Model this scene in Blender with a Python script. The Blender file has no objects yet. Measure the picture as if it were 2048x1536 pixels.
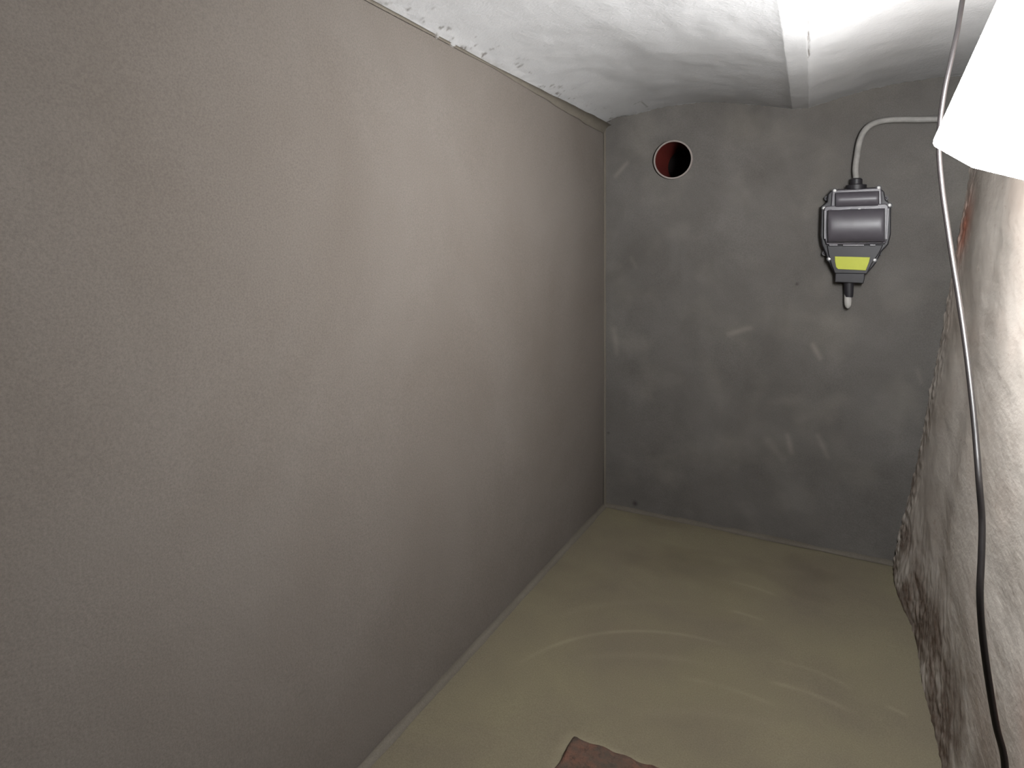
import bpy, bmesh, math, random
import numpy as np
from mathutils import Vector, Matrix, noise

random.seed(7)
S = bpy.context.scene
COL = S.collection
R = math.radians

# ------------------------------------------------------------------ camera
F = 1227.0                 # focal length in pixels of the 2048 px wide frame
HZ = 503.0                 # horizon row
CAM_H = 1.13
YAW = math.atan2(1677 - 1024, F)
CY, SY = math.cos(YAW), math.sin(YAW)
cd = bpy.data.cameras.new('camera'); cam = bpy.data.objects.new('camera', cd)
COL.objects.link(cam)
cam.location = (0, 0, CAM_H); cam.rotation_euler = (R(90), 0, YAW)
cd.sensor_width = 36; cd.lens = 36 * F / 2048
cd.shift_y = (HZ - 768) / 2048
cd.clip_start = 0.02
S.camera = cam


def ray(px, py):
    cx, cz = (px - 1024) / F, (HZ - py) / F
    return Vector((cx * CY - SY, cx * SY + CY, cz))          # per unit of depth


def at_depth(px, py, d):
    return Vector((0, 0, CAM_H)) + ray(px, py) * d


def at_y(px, py, Y):
    r = ray(px, py)
    return Vector((0, 0, CAM_H)) + r * (Y / r.y)


def at_floor(px, py):
    r = ray(px, py)
    return Vector((0, 0, CAM_H)) + r * (CAM_H / -r.z)


# ------------------------------------------------------------------ room sizes
XL, YB, YF = -0.92, 2.60, -4.0
def right_x(z):
    return 0.197 + 0.14 * z
def beam_x(y):
    return -0.128 - (y - 2.6) * 0.035
BW = 0.029
def arch(u):
    u = min(max(u, 0), 1)
    return math.sin(math.pi * u ** 0.88) ** 0.85
def ceil_z(x, y):
    xb = beam_x(y)
    if x < xb - BW:
        u = (x - XL) / (xb - BW - XL)
        return 1.684 - 0.005 * u + 0.064 * arch(u)
    if x > xb + BW:
        u = (x - xb - BW) / 0.76
        return 1.679 + 0.060 * math.sin(math.pi * min(u, 1)) ** 0.85
    return 1.679


# ------------------------------------------------------------------ helpers
def fr(x, y, z, octv=4, h=1.0):
    return noise.fractal(Vector((x, y, z)), h, 2.0, octv, noise_basis='PERLIN_ORIGINAL')


def link(name, me, mat, parent=None, smooth=True):
    o = bpy.data.objects.new(name, me); COL.objects.link(o)
    if mat: me.materials.append(mat)
    if smooth:
        me.shade_smooth()
    if parent: o.parent = parent
    return o


def from_bm(name, bm, mat, parent=None, smooth=True, autos=None):
    bmesh.ops.recalc_face_normals(bm, faces=bm.faces)
    me = bpy.data.meshes.new(name); bm.to_mesh(me); bm.free()
    o = link(name, me, mat, parent, smooth)
    if autos is not None:
        me.set_sharp_from_angle(angle=R(autos))
    return o


def tag(o, label, cat, group=None):
    o['label'] = label; o['category'] = cat
    if group: o['group'] = group
    return o


def structure(o):
    o['kind'] = 'structure'
    return o


def empty(name, loc):
    o = bpy.data.objects.new(name, None); COL.objects.link(o)
    o.location = loc; o.empty_display_size = 0.05
    return o


def grid(name, us, vs, fn, mat, attrs=None, drop=None, flip=False):
    """A sheet: fn(u, v) -> (x, y, z); attrs {name: fn(x, y, z)}; drop(x,y,z) removes faces near it."""
    co, nu, nv = [], len(us), len(vs)
    for v in vs:
        for u in us:
            co.append(fn(u, v))
    faces = []
    for j in range(nv - 1):
        for i in range(nu - 1):
            a = j * nu + i
            q = (a, a + 1, a + nu + 1, a + nu)
            if drop and any(drop(*co[k]) for k in q): continue
            faces.append(q[::-1] if flip else q)
    me = bpy.data.meshes.new(name)
    me.from_pydata(co, [], faces)
    for an, af in (attrs or {}).items():
        at = me.attributes.new(an, 'FLOAT', 'POINT')
        at.data.foreach_set('value', np.array([af(*c) for c in co], dtype=np.float32))
    me.update()
    o = link(name, me, mat)
    if drop:
        bm = bmesh.new(); bm.from_mesh(me)
        bmesh.ops.delete(bm, geom=[v for v in bm.verts if not v.link_faces], context='VERTS')
        bm.to_mesh(me); bm.free()
    return o


def span(a, b, step):
    n = max(2, int(round((b - a) / step)) + 1)
    return [a + (b - a) * i / (n - 1) for i in range(n)]


def prism(bm, pts, y0, y1, bevel=0.0, seg=2):
    """Outline pts (x, z), local depth y0..y1 (negative = out of the wall)."""
    vs = [bm.verts.new((x, y0, z)) for x, z in pts]
    f = bm.faces.new(vs)
    g = bmesh.ops.extrude_face_region(bm, geom=[f])
    nv = [e for e in g['geom'] if isinstance(e, bmesh.types.BMVert)]
    for v in nv: v.co.y = y1
    if bevel:
        es = [e for e in bm.edges if all(v in nv for v in e.verts)]
        bmesh.ops.bevel(bm, geom=es, offset=bevel, segments=seg, profile=0.5, affect='EDGES')


def tube_mesh(bm, pts, r, seg=14, cap=True, radii=None):
    rings = []
    n = len(pts)
    up = None
    for i, p in enumerate(pts):
        t = (pts[min(i + 1, n - 1)] - pts[max(i - 1, 0)]).normalized()
        if up is None:
            up = t.orthogonal().normalized()
        up = (up - t * up.dot(t)).normalized()
        s = t.cross(up)
        rr = radii[i] if radii else r
        rings.append([bm.verts.new(p + (up * math.cos(a) + s * math.sin(a)) * rr)
                      for a in (2 * math.pi * k / seg for k in range(seg))])
    for A, B in zip(rings, rings[1:]):
        for k in range(seg):
            bm.faces.new((A[k], A[(k + 1) % seg], B[(k + 1) % seg], B[k]))
    if cap:
        bm.faces.new(rings[0][::-1]); bm.faces.new(rings[-1])


def smooth_path(pts, sub=10):
    out = []
    P = [pts[0] * 2 - pts[1]] + list(pts) + [pts[-1] * 2 - pts[-2]]
    for i in range(1, len(P) - 2):
        a, b, c, d = P[i - 1], P[i], P[i + 1], P[i + 2]
        for k in range(sub):
            t = k / sub
            out.append(0.5 * ((2 * b) + (c - a) * t + (2 * a - 5 * b + 4 * c - d) * t * t + (3 * b - a - 3 * c + d) * t ** 3))
    out.append(pts[-1])
    return out


# ------------------------------------------------------------------ materials
def srgb(r, g, b, k=1.0):
    f = lambda c: (c / 255 / 12.92) if c <= 10 else ((c / 255 + 0.055) / 1.055) ** 2.4
    return (f(r) * k, f(g) * k, f(b) * k, 1)


class Mat:
    def __init__(self, name):
        self.m = bpy.data.materials.new(name); self.m.use_nodes = True
        self.nt = self.m.node_tree; self.nt.nodes.clear()
        self.out = self.n('ShaderNodeOutputMaterial'); self.b = self.n('ShaderNodeBsdfPrincipled')
        self.l(self.b.outputs[0], self.out.inputs[0])
        self.tc = self.n('ShaderNodeTexCoord').outputs['Object']

    def n(self, t, **k):
        x = self.nt.nodes.new(t)
        for a, v in k.items(): setattr(x, a, v)
        return x

    def l(self, a, b): self.nt.links.new(a, b)

    def noise(self, scale, detail=3, rough=0.55, stretch=None, dist=0.0):
        x = self.n('ShaderNodeTexNoise')
        x.inputs['Scale'].default_value = scale; x.inputs['Detail'].default_value = detail
        x.inputs['Roughness'].default_value = rough; x.inputs['Distortion'].default_value = dist
        src = self.tc
        if stretch:
            mp = self.n('ShaderNodeMapping'); mp.inputs['Scale'].default_value = stretch
            self.l(self.tc, mp.inputs[0]); src = mp.outputs[0]
        self.l(src, x.inputs['Vector'])
        return x.outputs['Fac']

    def ramp(self, fac, stops):
        x = self.n('ShaderNodeValToRGB'); e = x.color_ramp.elements
        while len(e) < len(stops): e.new(0.5)
        for k, (p, c) in zip(e, stops): k.position = p; k.color = c if isinstance(c, tuple) else (c, c, c, 1)
        self.l(fac, x.inputs[0])
        return x.outputs[0]

    def mix(self, fac, a, b, mode='MIX'):
        x = self.n('ShaderNodeMix', data_type='RGBA', blend_type=mode)
        for s, v in ((x.inputs[0], fac), (x.inputs[6], a), (x.inputs[7], b)):
            if isinstance(v, (tuple, float, int)): s.default_value = v
            else: self.l(v, s)
        return x.outputs[2]

    def math(self, op, a, b=None):
        x = self.n('ShaderNodeMath', operation=op)
        for s, v in zip(x.inputs, (a, b)):
            if v is None: continue
            if isinstance(v, (float, int)): s.default_value = v
            else: self.l(v, s)
        return x.outputs[0]

    def attr(self, name):
        x = self.n('ShaderNodeAttribute'); x.attribute_name = name
        return x.outputs['Fac']

    def col(self, c):
        if isinstance(c, tuple): self.b.inputs['Base Color'].default_value = c
        else: self.l(c, self.b.inputs['Base Color'])

    def rough(self, v):
        if isinstance(v, float): self.b.inputs['Roughness'].default_value = v
        else: self.l(v, self.b.inputs['Roughness'])

    def bump(self, h, dist, strength=1.0):
        x = self.n('ShaderNodeBump'); x.inputs['Distance'].default_value = dist
        x.inputs['Strength'].default_value = strength
        self.l(h, x.inputs['Height']); self.l(x.outputs[0], self.b.inputs['Normal'])


def plaster(name, lo, hi, scale=2.2, grain=280, bump=0.0006, marks=None, mark_col=None, darken=None, dark_col=None, rough=0.85, dimv=0.3):
    m = Mat(name)
    dim = lambda q: tuple(v * dimv for v in q[:3]) + (1,)
    lo, hi = dim(lo), dim(hi)
    if mark_col: mark_col = dim(mark_col)
    c = m.mix(m.ramp(m.noise(scale, 4, 0.6, dist=0.4), [(0.3, 0.0), (0.72, 1.0)]), lo, hi)
    g = m.noise(grain, 2, 0.7)
    c = m.mix(0.55, c, m.ramp(g, [(0.28, 0.55), (0.72, 1.0)]), 'MULTIPLY')
    if marks: c = m.mix(m.attr(marks), c, mark_col)
    if darken: c = m.mix(m.attr(darken), c, dark_col)
    m.col(c); m.rough(rough)
    m.b.inputs['Specular IOR Level'].default_value = 0.08
    m.bump(m.math('ADD', m.noise(grain * 0.5, 3, 0.6), m.math('MULTIPLY', m.noise(14, 3, 0.5), 4.0)), bump)
    return m.m


def simple(name, c, rough=0.5, spec=0.5, metal=0.0, grain=None):
    if metal < 0.5: c = tuple(v * 0.55 for v in c[:3]) + (1,)
    m = Mat(name)
    if grain:
        m.col(m.mix(m.ramp(m.noise(grain, 3, 0.6), [(0.3, 0.0), (0.75, 1.0)]), tuple(x * 0.72 for x in c[:3]) + (1,), c))
    else:
        m.col(m.mix(m.noise(60, 2), tuple(x * 0.92 for x in c[:3]) + (1,), c))
    m.rough(m.math('ADD', m.math('MULTIPLY', m.noise(90, 2), 0.1), rough - 0.05))
    m.b.inputs['Specular IOR Level'].default_value = spec
    m.b.inputs['Metallic'].default_value = metal
    return m.m


M_LEFT = plaster('cement plaster side', srgb(134, 125, 116), srgb(146, 138, 130), 1.6, dimv=0.36)
M_BACK = plaster('cement plaster end', srgb(118, 114, 109), srgb(136, 132, 127), 4.0, dimv=0.42, marks='marks', mark_col=srgb(178, 172, 160), darken='darken', dark_col=srgb(40, 36, 33))
M_FLOOR = plaster('cement floor', srgb(124, 115, 99), srgb(138, 130, 106), 2.4, dimv=0.58, marks='marks', mark_col=srgb(176, 164, 138), darken='darken', dark_col=srgb(56, 47, 41))
M_COVE = plaster('cement fillet', srgb(134, 126, 114), srgb(146, 138, 126), 6.0, dimv=0.36)

mc = Mat('limewashed vault')
c = mc.mix(mc.ramp(mc.noise(3.5, 5, 0.65, (1, 0.5, 1), 0.6), [(0.3, 0.0), (0.7, 1.0)]), srgb(162, 160, 157, .41), srgb(195, 193, 191, .41))
c = mc.mix(mc.ramp(mc.noise(16, 4, 0.6, (0.5, 0.6, 1)), [(0.35, 0.86), (0.7, 1.0)]), c, srgb(208, 207, 206, .46))
c = mc.mix(mc.attr('darken'), c, srgb(58, 50, 42))
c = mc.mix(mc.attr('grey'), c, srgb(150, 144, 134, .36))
mc.col(c); mc.rough(0.9); mc.b.inputs['Specular IOR Level'].default_value = 0.08
mc.bump(mc.math('ADD', mc.noise(120, 4, 0.6), mc.math('MULTIPLY', mc.noise(18, 3, 0.5, (0.6, 0.6, 1)), 2.0)), 0.0013)
M_CEIL = mc.m

mr = Mat('rough lime plaster')
c = mr.mix(mr.ramp(mr.noise(5, 4, 0.55, (1, 0.4, 0.9), 0.5), [(0.3, 0.0), (0.72, 1.0)]), srgb(156, 147, 138, 1.0), srgb(178, 171, 163, 1.0))
c = mr.mix(mr.ramp(mr.noise(3.0, 3, 0.5, (1, 0.5, 0.8)), [(0.52, 0.0), (0.75, 0.4)]), c, srgb(166, 143, 129, 1.0))
c = mr.mix(mr.ramp(mr.noise(34, 4, 0.65, (1, 0.5, 1)), [(0.24, 0.6), (0.36, 0.0)]), c, srgb(120, 106, 94, 1.0))
c = mr.mix(mr.math('MULTIPLY', mr.attr('darken'), mr.ramp(mr.noise(48, 4, 0.65, (1, 0.6, 1)), [(0.30, 0.5), (0.62, 1.0)])), c, srgb(88, 66, 50, .8))
c = mr.mix(mr.attr('brick'), c, srgb(168, 98, 74))
mr.col(c); mr.rough(0.92); mr.b.inputs['Specular IOR Level'].default_value = 0.08
mr.bump(mr.math('ADD', mr.noise(80, 4, 0.6, (1, 0.5, 1)), mr.math('MULTIPLY', mr.noise(16, 3, 0.5, (1, 0.45, 0.9)), 3.0)), 0.0010)
M_RIGHT = mr.m

M_PLASTIC = simple('dark grey plastic', srgb(88, 84, 90), 0.42, 0.40)
M_PLASTIC_B = simple('darker shaded plastic', srgb(44, 42, 46), 0.5, 0.3)  # darker plastic, with the shading of the lower cover put into its colour
M_GLINT = simple('painted edge highlight', srgb(170, 168, 172), 0.3, 0.5)  # pale colour carries the highlights along the box edges
M_SCREW = simple('zinc screw', srgb(255, 254, 252), 0.35, 0.6, 0.0)
M_LABEL = simple('yellow green label', srgb(196, 202, 62), 0.55, 0.3)
M_CONDUIT = simple('grey conduit', srgb(168, 165, 160), 0.7, 0.3, 0, 40)
M_STUB = simple('pale cable sheath', srgb(190, 187, 182), 0.6, 0.3)
M_CABLE = simple('black rubber cable', srgb(30, 26, 26), 0.38, 0.4)
M_PIPE = simple('red brown pipe', srgb(96, 34, 28), 0.6, 0.2)
M_RIM = simple('cut pipe rim', srgb(150, 140, 134), 0.55, 0.3)
M_DARK = simple('darkened unseen masonry', srgb(70, 62, 56), 0.95, 0.1, 0, 12)  # unseen near surfaces, made dark to cut bounced light
M_HOUSING = simple('grey lamp housing', srgb(180, 180, 182), 0.5, 0.5)
mb = Mat('worn red brick')
c = mb.mix(mb.ramp(mb.noise(22, 4, 0.65), [(0.35, 0.0), (0.65, 1.0)]), srgb(66, 59, 52), srgb(92, 66, 55))
c = mb.mix(mb.ramp(mb.noise(60, 4, 0.7), [(0.3, 0.8), (0.5, 0.0)]), c, srgb(44, 38, 33))
mb.col(c); mb.rough(0.95); mb.b.inputs['Specular IOR Level'].default_value = 0.1
mb.bump(mb.noise(70, 5, 0.7), 0.006)
M_BRICK = mb.m
M_VOID = simple('dark pipe depth cap', srgb(24, 18, 17), 0.9, 0.1)


def emitter(name, rgb, strength):
    m = Mat(name)
    m.b.inputs['Base Color'].default_value = (0.8, 0.8, 0.8, 1)
    m.b.inputs['Emission Color'].default_value = rgb
    m.b.inputs['Emission Strength'].default_value = strength
    return m.m


# ------------------------------------------------------------------ setting: floor
def circle3(a, b, c):
    ax, ay, bx, by, cx, cy = a.x, a.y, b.x, b.y, c.x, c.y
    d = 2 * (ax * (by - cy) + bx * (cy - ay) + cx * (ay - by))
    ux = ((ax * ax + ay * ay) * (by - cy) + (bx * bx + by * by) * (cy - ay) + (cx * cx + cy * cy) * (ay - by)) / d
    uy = ((ax * ax + ay * ay) * (cx - bx) + (bx * bx + by * by) * (ax - cx) + (cx * cx + cy * cy) * (bx - ax)) / d
    return ux, uy, math.hypot(ax - ux, ay - uy)


BX0, BX1, BY0, BY1 = -0.545, -0.20, 0.95, 1.225      # the brick at the bottom edge
BX0, BY1 = at_floor(1140, 1492).x, at_floor(1150, 1485).y

ARCS = []
for p, w, s in (
    (((1030, 1332), (1228, 1264), (1469, 1294)), 0.007, 0.34),
    (((1552, 1321), (1620, 1338), (1712, 1382)), 0.007, 0.22),
    (((1353, 1354), (1450, 1375), (1560, 1416)), 0.008, 0.20),
    (((1531, 1362), (1620, 1386), (1714, 1429)), 0.008, 0.30),
    (((1457, 1220), (1492, 1229), (1535, 1244)), 0.007, 0.32),
    (((1457, 1162), (1505, 1174), (1560, 1194)), 0.007, 0.24),
    (((1770, 1411), (1795, 1421), (1818, 1434)), 0.006, 0.34),
    (((1150, 1318), (1300, 1312), (1440, 1334)), 0.014, 0.12),
    (((1250, 1432), (1430, 1428), (1600, 1465)), 0.018, 0.10),
    (((1100, 1240), (1250, 1205), (1400, 1210)), 0.016, 0.08),
):
    A, B, C3 = (at_floor(*q) for q in p)
    ux, uy, r = circle3(A, B, C3)
    mid = math.atan2(B.y - uy, B.x - ux)
    wrap = lambda t: (t - mid + math.pi) % (2 * math.pi) - math.pi
    a0, a1 = wrap(math.atan2(A.y - uy, A.x - ux)), wrap(math.atan2(C3.y - uy, C3.x - ux))
    ARCS.append((ux, uy, r, w, mid, min(a0, a1), max(a0, a1), s))


def floor_marks(x, y, z):
    v = 0.0
    for ux, uy, r, w, mid, a0, a1, s in ARCS:
        d = abs(math.hypot(x - ux, y - uy) - r)
        if d > 2.5 * w: continue
        t = (math.atan2(y - uy, x - ux) - mid + math.pi) % (2 * math.pi) - math.pi
        k = min(t - a0, a1 - t) / (a1 - a0)
        if k <= 0: continue
        f = min(1, k * 5) * (0.65 + 0.5 * fr(x * 9, y * 9, 3, 2))
        v = max(v, 0.85 * s * f * math.exp(-(d / w) ** 2))
    dx = max(BX0 - x, 0, x - BX1); dy = max(BY0 - y, 0, y - BY1)
    d = math.hypot(dx, dy)                               # paler slurry smeared round the brick
    if d < 0.05:
        v = max(v, 0.34 * math.exp(-(d / 0.020) ** 2) * (0.8 + 0.6 * fr(x * 20, y * 20, 1, 3)))
    return min(1, max(0, v))


def floor_dark(x, y, z):
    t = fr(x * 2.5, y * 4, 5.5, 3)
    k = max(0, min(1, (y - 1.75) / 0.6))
    return 0.30 * k * max(0, min(1, t * 2.0 + 0.1))  # noise-shaped darker patches, stronger towards the back wall




def floor_pt(x, y):
    z = 0.0015 * fr(x * 2.5, y * 2.5, 0, 3)
    dx = max(BX0 - x, 0, x - BX1); dy = max(BY0 - y, 0, y - BY1)
    d = math.hypot(dx, dy)
    if d < 0.04:                                         # plaster smeared up against the brick
        z += 0.005 * (1 - d / 0.04) ** 1.5
    return (x, y, z)


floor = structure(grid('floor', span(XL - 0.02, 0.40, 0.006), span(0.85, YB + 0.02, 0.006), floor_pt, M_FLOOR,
                       {'marks': floor_marks, 'darken': floor_dark}))
structure(grid('floor', span(XL - 0.02, 0.40, 0.06), span(YF, 0.85, 0.06), lambda x, y: (x, y, 0.0), M_FLOOR))

# ------------------------------------------------------------------ left wall
structure(grid('wall_left', span(YF, YB + 0.02, 0.02), span(-0.02, 1.80, 0.02),
               lambda y, z: (XL + 0.004 * fr(y * 1.3, z * 1.3, 1, 3), y, z), M_LEFT, flip=True))

# ------------------------------------------------------------------ back wall with the pipe hole
PC = at_y(1347, 320, YB)
PR = 0.080
STREAKS = []
for x0, y0, x1, y1, w, s in (
    (1231, 352, 1254, 326, 5, .32), (1458, 668, 1500, 656, 6, .30), (1626, 690, 1640, 716, 5, .42), (1640, 712, 1634, 700, 4, .3),
    (1575, 870, 1583, 905, 5, .30), (1636, 872, 1656, 915, 5, .26), (1535, 880, 1565, 920, 8, .16),
    (1228, 660, 1234, 705, 7, .24), (1262, 515, 1272, 535, 5, .14), (1835, 740, 1842, 765, 4, .16),
    (1540, 806, 1600, 798, 10, .10), (1600, 840, 1680, 800, 14, .12), (1410, 720, 1450, 800, 16, .10),
    (1550, 620, 1700, 640, 22, .08), (1500, 820, 1530, 760, 12, .10), (1810, 780, 1790, 900, 10, .08)):
    a, b = at_y(x0, y0, YB), at_y(x1, y1, YB)
    STREAKS.append((a.x, a.z, b.x, b.z, w * 0.0019, s))


def back_marks(x, y, z):
    v = 0.0
    for ax, az, bx, bz, w, s in STREAKS:
        ex, ez = bx - ax, bz - az
        L2 = ex * ex + ez * ez
        t = ((x - ax) * ex + (z - az) * ez) / L2
        if t < -0.5 or t > 1.5: continue
        tt = min(1, max(0, t))
        d = math.hypot(x - ax - ex * tt, z - az - ez * tt)
        if d > 3 * w: continue
        v = max(v, s * math.exp(-(d / w) ** 2) * (1 - 0.5 * abs(tt - 0.5)))
    n = fr(x * 5 + z * 2, 0, z * 5 - x * 2, 4)
    return min(1, v + 0.20 * max(0, n))


def back_stain(x, y, z):
    v = 0
    for px, py, r in ((1270, 1007, 0.010), (1594, 568, 0.005), (1217, 866, 0.004)):
        p = at_y(px, py, YB)
        d = math.hypot(x - p.x, z - p.z)
        v = max(v, 0.85 * math.exp(-(d / r) ** 2))
    return v


def back_pt(x, z):
    y = YB + 0.0025 * fr(x * 2.2, 7, z * 2.2, 3)
    dx, dz = x - PC.x, z - PC.z
    d = math.hypot(dx, dz)
    if PR - 0.008 < d < PR:                              # pull the hole's edge onto a clean circle
        x, z = PC.x + dx / d * (PR - 0.0005), PC.z + dz / d * (PR - 0.0005)
    return (x, y, z)


wb = structure(grid('wall_back', span(XL - 0.02, 0.55, 0.0055), span(-0.02, 1.84, 0.0055), back_pt, M_BACK,
                    {'marks': back_marks, 'darken': back_stain},
                    drop=lambda x, y, z: math.hypot(x - PC.x, z - PC.z) < PR - 0.0075))

# ------------------------------------------------------------------ right wall, leaning and rough
def right_pt(y, z):
    x = right_x(z)
    x -= 0.024 * math.exp(-((y - 2.38) / 0.26) ** 2) * math.exp(-((z - 0.02) / 0.20) ** 2)
    x += 0.012 * fr(y * 2.1, z * 1.5, 4.2, 2) + 0.0022 * fr(y * 5, z * 7, 1.2, 3)
    k = max(0, min(1, (y - 2.42) / 0.16)) + 0.8 * max(0, 1 - z / 0.35) * max(0, min(1, (y - 1.3) / 0.5))
    if k > 0:
        x += 0.005 * k * fr(y * 38, z * 38, 9, 4)
    return (x, y, z)


def right_stain(x, y, z):
    k = math.exp(-((z - 0.02) / 0.20) ** 2) * max(0, min(1, (y - 0.9) / 0.7))
    e = max(0, min(1, (y - 2.44) / 0.12)) * max(0, min(1, 1.0 - z / 0.9))
    n = fr(y * 5, z * 9, 2.2, 5)
    return max(0, min(0.85, max(1.15 * k, 0.6 * e) * (0.62 + 1.6 * n)))


def right_brick(x, y, z):
    n = fr(y * 7, z * 5, 8.2, 3)
    a = math.exp(-((y - 2.50) / 0.09) ** 2) * math.exp(-((z - 1.20) / 0.12) ** 2)
    b = math.exp(-((y - 1.15) / 0.08) ** 2) * math.exp(-((z - 0.43) / 0.06) ** 2)
    return max(0, min(0.8, 0.6 * a + 0.4 * b + 0.5 * n * (a + b)))


structure(grid('wall_right', span(0.80, YB + 0.015, 0.0065), span(-0.02, 1.84, 0.0065), right_pt, M_RIGHT,
               {'darken': right_stain, 'brick': right_brick}))
structure(grid('wall_right', span(YF, 0.80, 0.04), span(-0.02, 1.84, 0.04), right_pt, M_DARK,
               {'darken': right_stain, 'brick': right_brick}))
structure(grid('wall_front', span(XL - 0.02, 0.55, 0.2), span(-0.02, 1.84, 0.2), lambda x, z: (x, YF, z), M_DARK, flip=True))

# ------------------------------------------------------------------ ceiling: two plastered caps and the beam between them
def ceil_pt(x, y):
    z = ceil_z(x, y)
    xb = beam_x(y)
    z += 0.006 * fr(x * 3.2, y * 2.2, 1.7, 3) + 0.0012 * fr(x * 10, y * 6, 3.1, 3)
    e = max(0, 1 - (x - XL) / 0.05) + max(0, 1 - (YB - y) / 0.04)
    z += 0.0035 * min(1, e) * fr(x * 40, y * 40, 6, 3)
    # a shallow broken pocket in the back corner
    d = ((x - XL - 0.045) / 0.055) ** 2 + ((y - YB) / 0.022) ** 2
    z += 0.028 * math.exp(-d * 1.5) * (0.7 + 0.8 * fr(x * 50, y * 50, 2, 3))
    # the crack along the beam's far flank
    if y < 1.92:
        xc = xb + 0.030 + 0.002 * fr(0, y * 30, 3, 3)
        z += 0.002 * math.exp(-((x - xc) / 0.0022) ** 2)
    return (x, y, z)


def ceil_cracks_shade(x, y, z):
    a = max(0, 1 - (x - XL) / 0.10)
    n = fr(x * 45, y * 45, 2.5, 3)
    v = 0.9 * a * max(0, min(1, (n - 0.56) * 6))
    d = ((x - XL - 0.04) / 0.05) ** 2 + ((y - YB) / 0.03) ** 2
    v = max(v, 0.95 * math.exp(-d) * max(0, min(1, 0.5 + 2.5 * fr(x * 60, y * 60, 4, 3))))  # shade inside the corner pocket, painted as a ragged dark patch
    if y < 1.94:
        xc = beam_x(y) + 0.030 + 0.002 * fr(0, y * 30, 3, 3)
        v = max(v, 0.85 * math.exp(-((x - xc) / 0.0020) ** 2) * max(0, min(1, 0.7 + 1.2 * fr(1, y * 14, 6, 2))))
    # two hairline cracks running from the left edge
    for x0, y0, x1, y1 in CRACKS:
        ex, ey = x1 - x0, y1 - y0
        t = ((x - x0) * ex + (y - y0) * ey) / (ex * ex + ey * ey)
        if 0 <= t <= 1:
            d = abs((x - x0) * ey - (y - y0) * ex) / math.hypot(ex, ey) + 0.004 * fr(t * 4, 1, 1, 2)
            v = max(v, 0.55 * math.exp(-(d / 0.0022) ** 2))
    return v


def at_ceiling(px, py, z=1.715):
    r = ray(px, py)
    return Vector((0, 0, CAM_H)) + r * ((z - CAM_H) / r.z)


CRACKS = []
for a, b in (((1100, 190), (1130, 176)), ((1283, 214), (1298, 228)), ((1268, 218), (1284, 213))):
    p, q = at_ceiling(*a), at_ceiling(*b)
    CRACKS.append((p.x, p.y, q.x, q.y))


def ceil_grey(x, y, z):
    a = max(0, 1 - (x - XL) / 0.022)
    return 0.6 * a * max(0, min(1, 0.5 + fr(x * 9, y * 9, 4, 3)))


def xs_ceiling():
    return span(XL - 0.02, -0.24, 0.0065) + span(-0.236, 0.0, 0.0028) + span(0.006, 0.55, 0.0075)


structure(grid('ceiling', xs_ceiling(), span(0.75, YB + 0.015, 0.0065), ceil_pt, M_CEIL,
               {'darken': ceil_cracks_shade, 'grey': ceil_grey}, flip=True))
structure(grid('ceiling', span(XL - 0.02, 0.55, 0.03), span(YF, 0.75, 0.05), lambda x, y: (x, y, ceil_z(x, y)), M_DARK,
               {'darken': lambda *a: 0.0, 'grey': lambda *a: 0.0}, flip=True))

# ------------------------------------------------------------------ fillets where the coats meet
def fillet(name, path, da, db, sz, wob=0.2, seg=5, mat=None):
    """A concave smear along path; da, db are the directions into the two surfaces' free sides."""
    bm = bmesh.new(); rows = []
    for i, p in enumerate(path):
        s = sz(p) * (1 + wob * fr(p.x * 8, p.y * 8, p.z * 8, 3))
        row = []
        for k in range(seg + 1):
            t = k / seg * math.pi / 2
            row.append(bm.verts.new(p + da * s * (1 - math.sin(t)) + db * s * (1 - math.cos(t))))
        rows.append(row)
    for A, B in zip(rows, rows[1:]):
        for k in range(seg):
            bm.faces.new((A[k], A[k + 1], B[k + 1], B[k]))
    return structure(from_bm(name, bm, mat or M_COVE))


X, Y, Z = Vector((1, 0, 0)), Vector((0, 1, 0)), Vector((0, 0, 1))
E = 0.002
fillet('trim_1', [Vector((XL + E, y, 0.001)) for y in span(0.2, YB, 0.02)], X, Z, lambda p: 0.015)
fillet('trim_2', [Vector((x, YB - E, 0.001)) for x in span(XL, 0.20, 0.02)], -Y, Z, lambda p: 0.014, 0.35)
fillet('trim_3', [Vector((XL + E, YB - E, z)) for z in span(0.0, 1.69, 0.02)], X, -Y, lambda p: 0.008, 0.25)
fillet('trim_4', [Vector((XL + E, y, 1.688)) for y in span(0.75, YB, 0.02)], X, -Z,
       lambda p: 0.005 + 0.030 * max(0, min(1, (p.y - 1.6) / 0.9)), 0.2)

# ------------------------------------------------------------------ drain pipe in the back wall
pipe = empty('vent_pipe', (PC.x, YB, PC.z))
tag(pipe, 'round red-brown plastic pipe mouth open in the back wall under the vault', 'pipe')
def ring_profile(bm, prof, seg=64, closed=False):
    rows = [[bm.verts.new((r * math.cos(2 * math.pi * k / seg), y, r * math.sin(2 * math.pi * k / seg))) for k in range(seg)] for r, y in prof]
    pairs = list(zip(rows, rows[1:])) + ([(rows[-1], rows[0])] if closed else [])
    for A, B in pairs:
        for k in range(seg):
            bm.faces.new((A[k], A[(k + 1) % seg], B[(k + 1) % seg], B[k]))
    return rows
bm = bmesh.new()
ring_profile(bm, [(PR - 0.0045, -0.0095), (PR - 0.0045, 0.22), (PR, 0.22), (PR, -0.0095)], closed=True)
from_bm('pipe_wall', bm, M_PIPE, pipe, autos=40)
bm = bmesh.new()
ring_profile(bm, [(PR - 0.0052, -0.0085), (PR - 0.0052, -0.0125), (PR + 0.0012, -0.0125), (PR + 0.0012, -0.004), (PR - 0.002, -0.004)], closed=True)
r_ = from_bm('pipe_rim', bm, M_RIM, pipe, autos=40); r_['label'] = 'pale cut rim of the pipe'
bm = bmesh.new()
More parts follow.
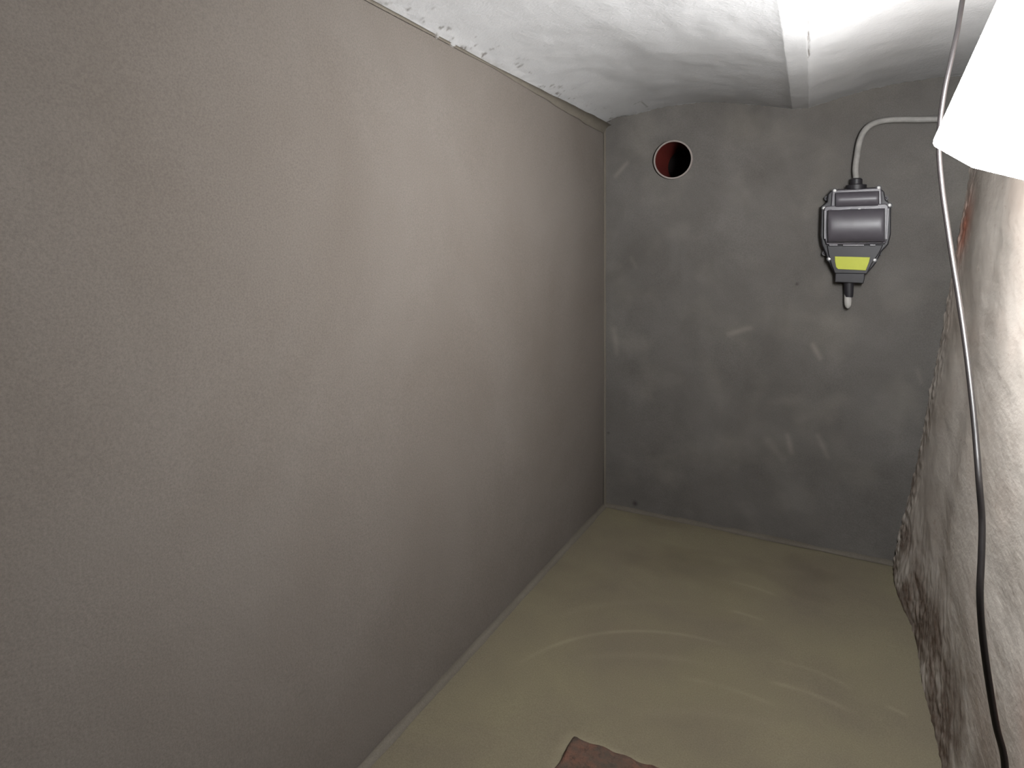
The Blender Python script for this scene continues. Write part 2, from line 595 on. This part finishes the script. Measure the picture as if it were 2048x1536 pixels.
rows = ring_profile(bm, [(PR - 0.001, 0.216), (PR - 0.001, 0.22)])
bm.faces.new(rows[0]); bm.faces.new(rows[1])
from_bm('pipe_dark_cap', bm, M_VOID, pipe, autos=40)  # added dark cap, stands in for the unlit depth of the pipe

# ------------------------------------------------------------------ junction box on the back wall
BO = at_y(1710, 460, YB)
SXB, SZB = 0.00158, 0.00180
def L(px, py): return ((px - 1710) * SXB, -(py - 460) * SZB)
def LP(pts): return [L(*p) for p in pts]
box = empty('junction_box', (BO.x, YB - 0.001, BO.z))
tag(box, 'dark grey plastic cable junction box with yellow-green strip, screwed to the back wall', 'junction box')

LUGS = [(1652, 394), (1770, 398), (1646, 415), (1777, 413), (1647, 508), (1757, 507), (1657, 519.5), (1748, 521), (1668, 380), (1756, 378)]
bm = bmesh.new()
prism(bm, LP([(1654, 386), (1664, 377), (1757, 376), (1767, 386), (1770, 402), (1780, 410), (1780, 470), (1775, 490), (1762, 504), (1752, 526),
              (1735, 547), (1666, 547), (1655, 526), (1649, 508), (1641, 490), (1638, 470), (1640, 411), (1652, 402)]), 0, -0.046, 0.004)
for px, py in LUGS:
    x, z = L(px, py)
    tip = -0.050 if py not in (394, 398, 508, 507) else -0.026
    k = bmesh.ops.create_cone(bm, cap_ends=True, segments=18, radius1=0.0105, radius2=0.0092, depth=-tip,
                              matrix=Matrix.Translation((x, tip / 2, z)) @ Matrix.Rotation(R(90), 4, 'X'))
from_bm('base_shell', bm, M_PLASTIC_B, box, autos=16)


def bulge(bm, x0, x1, z0, z1, y, h, nx=36, nz=28, p=2.2):
    g = []
    for j in range(nz + 1):
        row = []
        v = j / nz * 2 - 1
        for i in range(nx + 1):
            u = i / nx * 2 - 1
            hh = h * (max(0, 1 - abs(v) ** p) ** (1 / p)) * (max(0, 1 - abs(u) ** 14) ** (1 / 6))
            row.append(bm.verts.new((x0 + (x1 - x0) * (u + 1) / 2, y - hh, z0 + (z1 - z0) * (v + 1) / 2)))
        g.append(row)
    for A, B in zip(g, g[1:]):
        for i in range(nx):
            bm.faces.new((A[i], A[i + 1], B[i + 1], B[i]))


bm = bmesh.new()
prism(bm, LP([(1663, 379), (1761, 378), (1763, 417), (1660, 417)]), -0.040, -0.054, 0.003)
(x0, z1), (x1, z0) = L(1668, 384), L(1757, 415)
bulge(bm, x0, x1, z0, z1, -0.0535, 0.020, p=1.8)
from_bm('terminal_cover', bm, M_PLASTIC, box, autos=22)

bm = bmesh.new()
prism(bm, LP([(1646, 416), (1651, 411), (1770, 410), (1775, 415), (1774, 470), (1768, 489), (1651, 490), (1646, 474)]), -0.040, -0.060, 0.0035)
(x0, z1), (x1, z0) = L(1652, 419), L(1768, 487)
bulge(bm, x0, x1, z0, z1, -0.0595, 0.036, p=2.0)
main = from_bm('main_cover', bm, M_PLASTIC, box, autos=22)

def bar(name, p, q, y, r, mat, parent):
    bm = bmesh.new()
    a, b = L(*p), L(*q)
    tube_mesh(bm, [Vector((a[0], y, a[1])), Vector((b[0], y, b[1]))], r, 10)
    return from_bm(name, bm, mat, parent, autos=50)
for p, q in (((1648, 421), (1647.5, 478)), ((1774, 420), (1771, 480))):
    bar('side_bead', p, q, -0.060, 0.0026, M_GLINT, main)
for p, q in (((1657, 491), (1674, 491)), ((1685, 491.3), (1727, 491.5)), ((1739, 491.5), (1749, 491.5))):
    bar('edge_clip', p, q, -0.0595, 0.0026, M_GLINT, main)  # bright dashes of the edge highlight, painted by pale bars
bar('cover_seam', (1662, 419), (1700, 418), -0.0585, 0.0024, M_GLINT, main)
bar('cover_seam', (1728, 418), (1760, 417.5), -0.0585, 0.0024, M_GLINT, main)

bm = bmesh.new()
prism(bm, LP([(1652, 492), (1765, 491), (1757, 508), (1744, 527), (1733, 549), (1668, 549), (1660, 528), (1655, 510)]), -0.040, -0.053, 0.003)
low = from_bm('lower_cover', bm, M_PLASTIC_B, box, autos=16)
bm = bmesh.new()
prism(bm, LP([(1668.5, 514.2), (1739, 515.8), (1737, 525), (1730.5, 542), (1675, 540), (1671, 536), (1668.6, 524)]), -0.0525, -0.0560, 0.001)
st = from_bm('marker_strip', bm, M_LABEL, low, autos=16); st['label'] = 'yellow-green marker strip'
bm = bmesh.new()
prism(bm, LP([(1669, 547), (1729, 547), (1728.5, 560), (1726, 568.5), (1668, 567)]), -0.004, -0.050, 0.003)
from_bm('outlet_block', bm, M_PLASTIC_B, box, autos=16)

def turned(name, cx, prof, y, mat, parent, seg=24):
    """Vertical turned piece: prof = (pixel row, radius)."""
    bm = bmesh.new()
    pts = [Vector((L(cx, 0)[0] + (dx if False else 0), y, L(0, py)[1])) for py, r in prof for dx in (0,)]
    tube_mesh(bm, pts, 0, seg, True, [r for _, r in prof])
    return from_bm(name, bm, mat, parent, autos=40)

g = turned('inlet_gland', 1712, [(379, 0.034), (369.5, 0.034), (369, 0.030), (367.5, 0.0205), (358, 0.0205), (355.5, 0.016)], -0.026, M_PLASTIC_B, box)
g2 = turned('outlet_gland', 1697, [(566, 0.0170), (572, 0.0165), (592, 0.0150), (597, 0.0140)], -0.026, M_PLASTIC_B, box)
s2 = turned('cable_stub', 1695, [(590, 0.0120), (606, 0.0122), (613, 0.0110), (618, 0.0080), (620.5, 0.003)], -0.026, M_STUB, box)
s2['label'] = 'pale cut cable end'
for i, (px, py) in enumerate(LUGS + [(1718, 420.5)]):
    x, z = L(px, py)
    deep = py in (394, 398, 508, 507)
    y = -0.026 if deep else (-0.0595 if py == 420.5 else -0.050)
    if py in (380, 378): y = -0.0535
    bm = bmesh.new()
    bmesh.ops.create_uvsphere(bm, u_segments=16, v_segments=8, radius=0.0058 if not deep else 0.0042,
                              matrix=Matrix.Translation((x, y, z)) @ Matrix.Diagonal((1, 0.75, 1, 1)))
    s = from_bm('screw', bm, M_SCREW if not deep else M_PLASTIC, box)
    if not deep: s['label'] = 'bright zinc screw'

# ------------------------------------------------------------------ conduit from the box to the right
def wall_pts(lst, y): return [at_y(px, py, y) for px, py in lst]
cp = wall_pts([(1709, 356), (1711, 338), (1714, 312), (1718, 288), (1725, 268), (1737, 253), (1754, 244.5), (1778, 240), (1810, 239), (1850, 239), (1900, 240)], YB - 0.027)
cp[-1].x = right_x(cp[-1].z) + 0.012
cp[0].x = BO.x + L(1712, 0)[0]; cp[0].z = BO.z + L(0, 357)[1]
bm = bmesh.new(); tube_mesh(bm, smooth_path(cp, 8), 0.0105, 16)
tag(from_bm('conduit', bm, M_CONDUIT), 'pale grey conduit bending from the junction box top towards the right wall', 'conduit')

# ------------------------------------------------------------------ lamp
LS = 1.08
LAMP_C = Vector((0, 0, CAM_H)) + (Vector((0.2470, 1.1026, 1.3703)) - Vector((0, 0, CAM_H))) * LS
LAMP_R = Matrix(((0.3433, 0.0561, 0.9375), (-0.2294, -0.9630, 0.1416), (0.9108, -0.2637, -0.3178)))
lamp = empty('work_lamp', LAMP_C)
tag(lamp, 'glaring square white lamp at the upper right beside the right wall', 'lamp')
def lamp_box(name, lo, hi, mat, bev, parent=lamp):
    bm = bmesh.new()
    vs = [bm.verts.new(LAMP_R @ Vector((x, y, z)) * LS) for z in (lo[2], hi[2]) for x, y in ((lo[0], lo[1]), (hi[0], lo[1]), (hi[0], hi[1]), (lo[0], hi[1]))]
    for f in ((0, 1, 2, 3), (4, 5, 6, 7), (0, 1, 5, 4), (1, 2, 6, 5), (2, 3, 7, 6), (3, 0, 4, 7)):
        bm.faces.new([vs[i] for i in f])
    bmesh.ops.bevel(bm, geom=bm.edges[:], offset=bev, segments=3, profile=0.5, affect='EDGES')
    return from_bm(name, bm, mat, parent, autos=40)
M_EMIT = emitter('lamp diffuser glow', (0.97, 0.985, 1.0, 1), 165.0)
lamp_box('diffuser', (-0.127, -0.122, -0.066), (0.122, 0.122, 0.050), M_EMIT, 0.012)
lamp_box('housing', (-0.070, -0.070, 0.048), (0.070, 0.070, 0.066), M_HOUSING, 0.006)
lamp_box('added_hood', (0.120, -0.150, -0.190), (0.131, 0.150, 0.054), M_HOUSING, 0.004)  # unseen hood, added to keep lamp light off the near ceiling
bm = bmesh.new()
h0 = LAMP_R @ Vector((0, 0, 0.06)) * LS
hp = LAMP_C + h0
tube_mesh(bm, [h0, Vector((right_x(hp.z) + 0.01 - LAMP_C.x, h0.y, h0.z))], 0.010, 12)
from_bm('wall_bracket', bm, M_HOUSING, lamp, autos=40)

# ------------------------------------------------------------------ hanging cable
cpx = [(1946, -100, 1.25), (1937, -60, 1.25), (1925, 0, 1.25), (1915, 60, 1.25), (1902, 120, 1.25), (1889, 180, 1.25), (1880, 245, 1.25), (1878, 305, 1.24), (1884, 375, 1.22),
       (1893, 440, 1.20), (1905, 520, 1.17), (1918, 600, 1.14), (1931, 690, 1.10), (1942, 780, 1.06), (1951, 870, 1.02), (1958, 960, 0.98),
       (1964, 1040, 0.96), (1963, 1110, 0.94), (1960, 1190, 0.92), (1965, 1270, 0.91), (1977, 1360, 0.90), (1992, 1450, 0.89), (2010, 1536, 0.88)]
pts = [at_depth(*q) for q in cpx]
pts += [Vector((0.200, 1.085, 0.30)), Vector((0.175, 1.07, 0.14)), Vector((0.150, 1.05, 0.03)), Vector((0.135, 0.98, 0.0045)), Vector((0.12, 0.75, 0.0045))]
bm = bmesh.new(); tube_mesh(bm, smooth_path(pts, 8), 0.0047, 14)
tag(from_bm('power_cable', bm, M_CABLE), 'thin dark cable hanging from the ceiling past the lamp along the right wall', 'cable')

# ------------------------------------------------------------------ brick at the bottom of the picture
bm = bmesh.new()
n1, n2 = 60, 46
top = []
for j in range(n2 + 1):
    row = []
    for i in range(n1 + 1):
        x = BX0 + (BX1 - BX0) * i / n1; y = BY0 + (BY1 - BY0) * j / n2
        e = min(i, n1 - i) / n1 * (BX1 - BX0); e2 = min(j, n2 - j) / n2 * (BY1 - BY0)
        d = min(e, e2)
        z = 0.024 + 0.004 * fr(x * 25, y * 25, 3, 4) - 0.014 * max(0, 1 - d / 0.012) ** 2
        x += 0.004 * fr(y * 22, x * 22, 4, 3) ; y += 0.004 * fr(x * 22, y * 22, 8, 3)
        row.append(bm.verts.new((x, y, z)))
    top.append(row)
for A, B in zip(top, top[1:]):
    for i in range(n1): bm.faces.new((A[i], A[i + 1], B[i + 1], B[i]))
be = [e for e in bm.edges if e.is_boundary]
g = bmesh.ops.extrude_edge_only(bm, edges=be)
for v in g['geom']:
    if isinstance(v, bmesh.types.BMVert): v.co.z = -0.005
tag(from_bm('brick', bm, M_BRICK, autos=50), 'worn red-brown brick block set in the cement floor at the bottom edge', 'brick')

# ------------------------------------------------------------------ world and view
w = bpy.data.worlds.new('world'); S.world = w; w.use_nodes = True
bg = w.node_tree.nodes.get('Background') or w.node_tree.nodes.new('ShaderNodeBackground')
bg.inputs[0].default_value = (0.5, 0.5, 0.5, 1); bg.inputs[1].default_value = 0.0
S.view_settings.view_transform = 'Standard'
S.view_settings.look = 'None'
S.view_settings.gamma = 1
S.view_settings.use_curve_mapping = False
S.view_settings.exposure = 0.0
try:
    S.cycles.max_bounces = 8; S.cycles.diffuse_bounces = 5
except Exception:
    pass
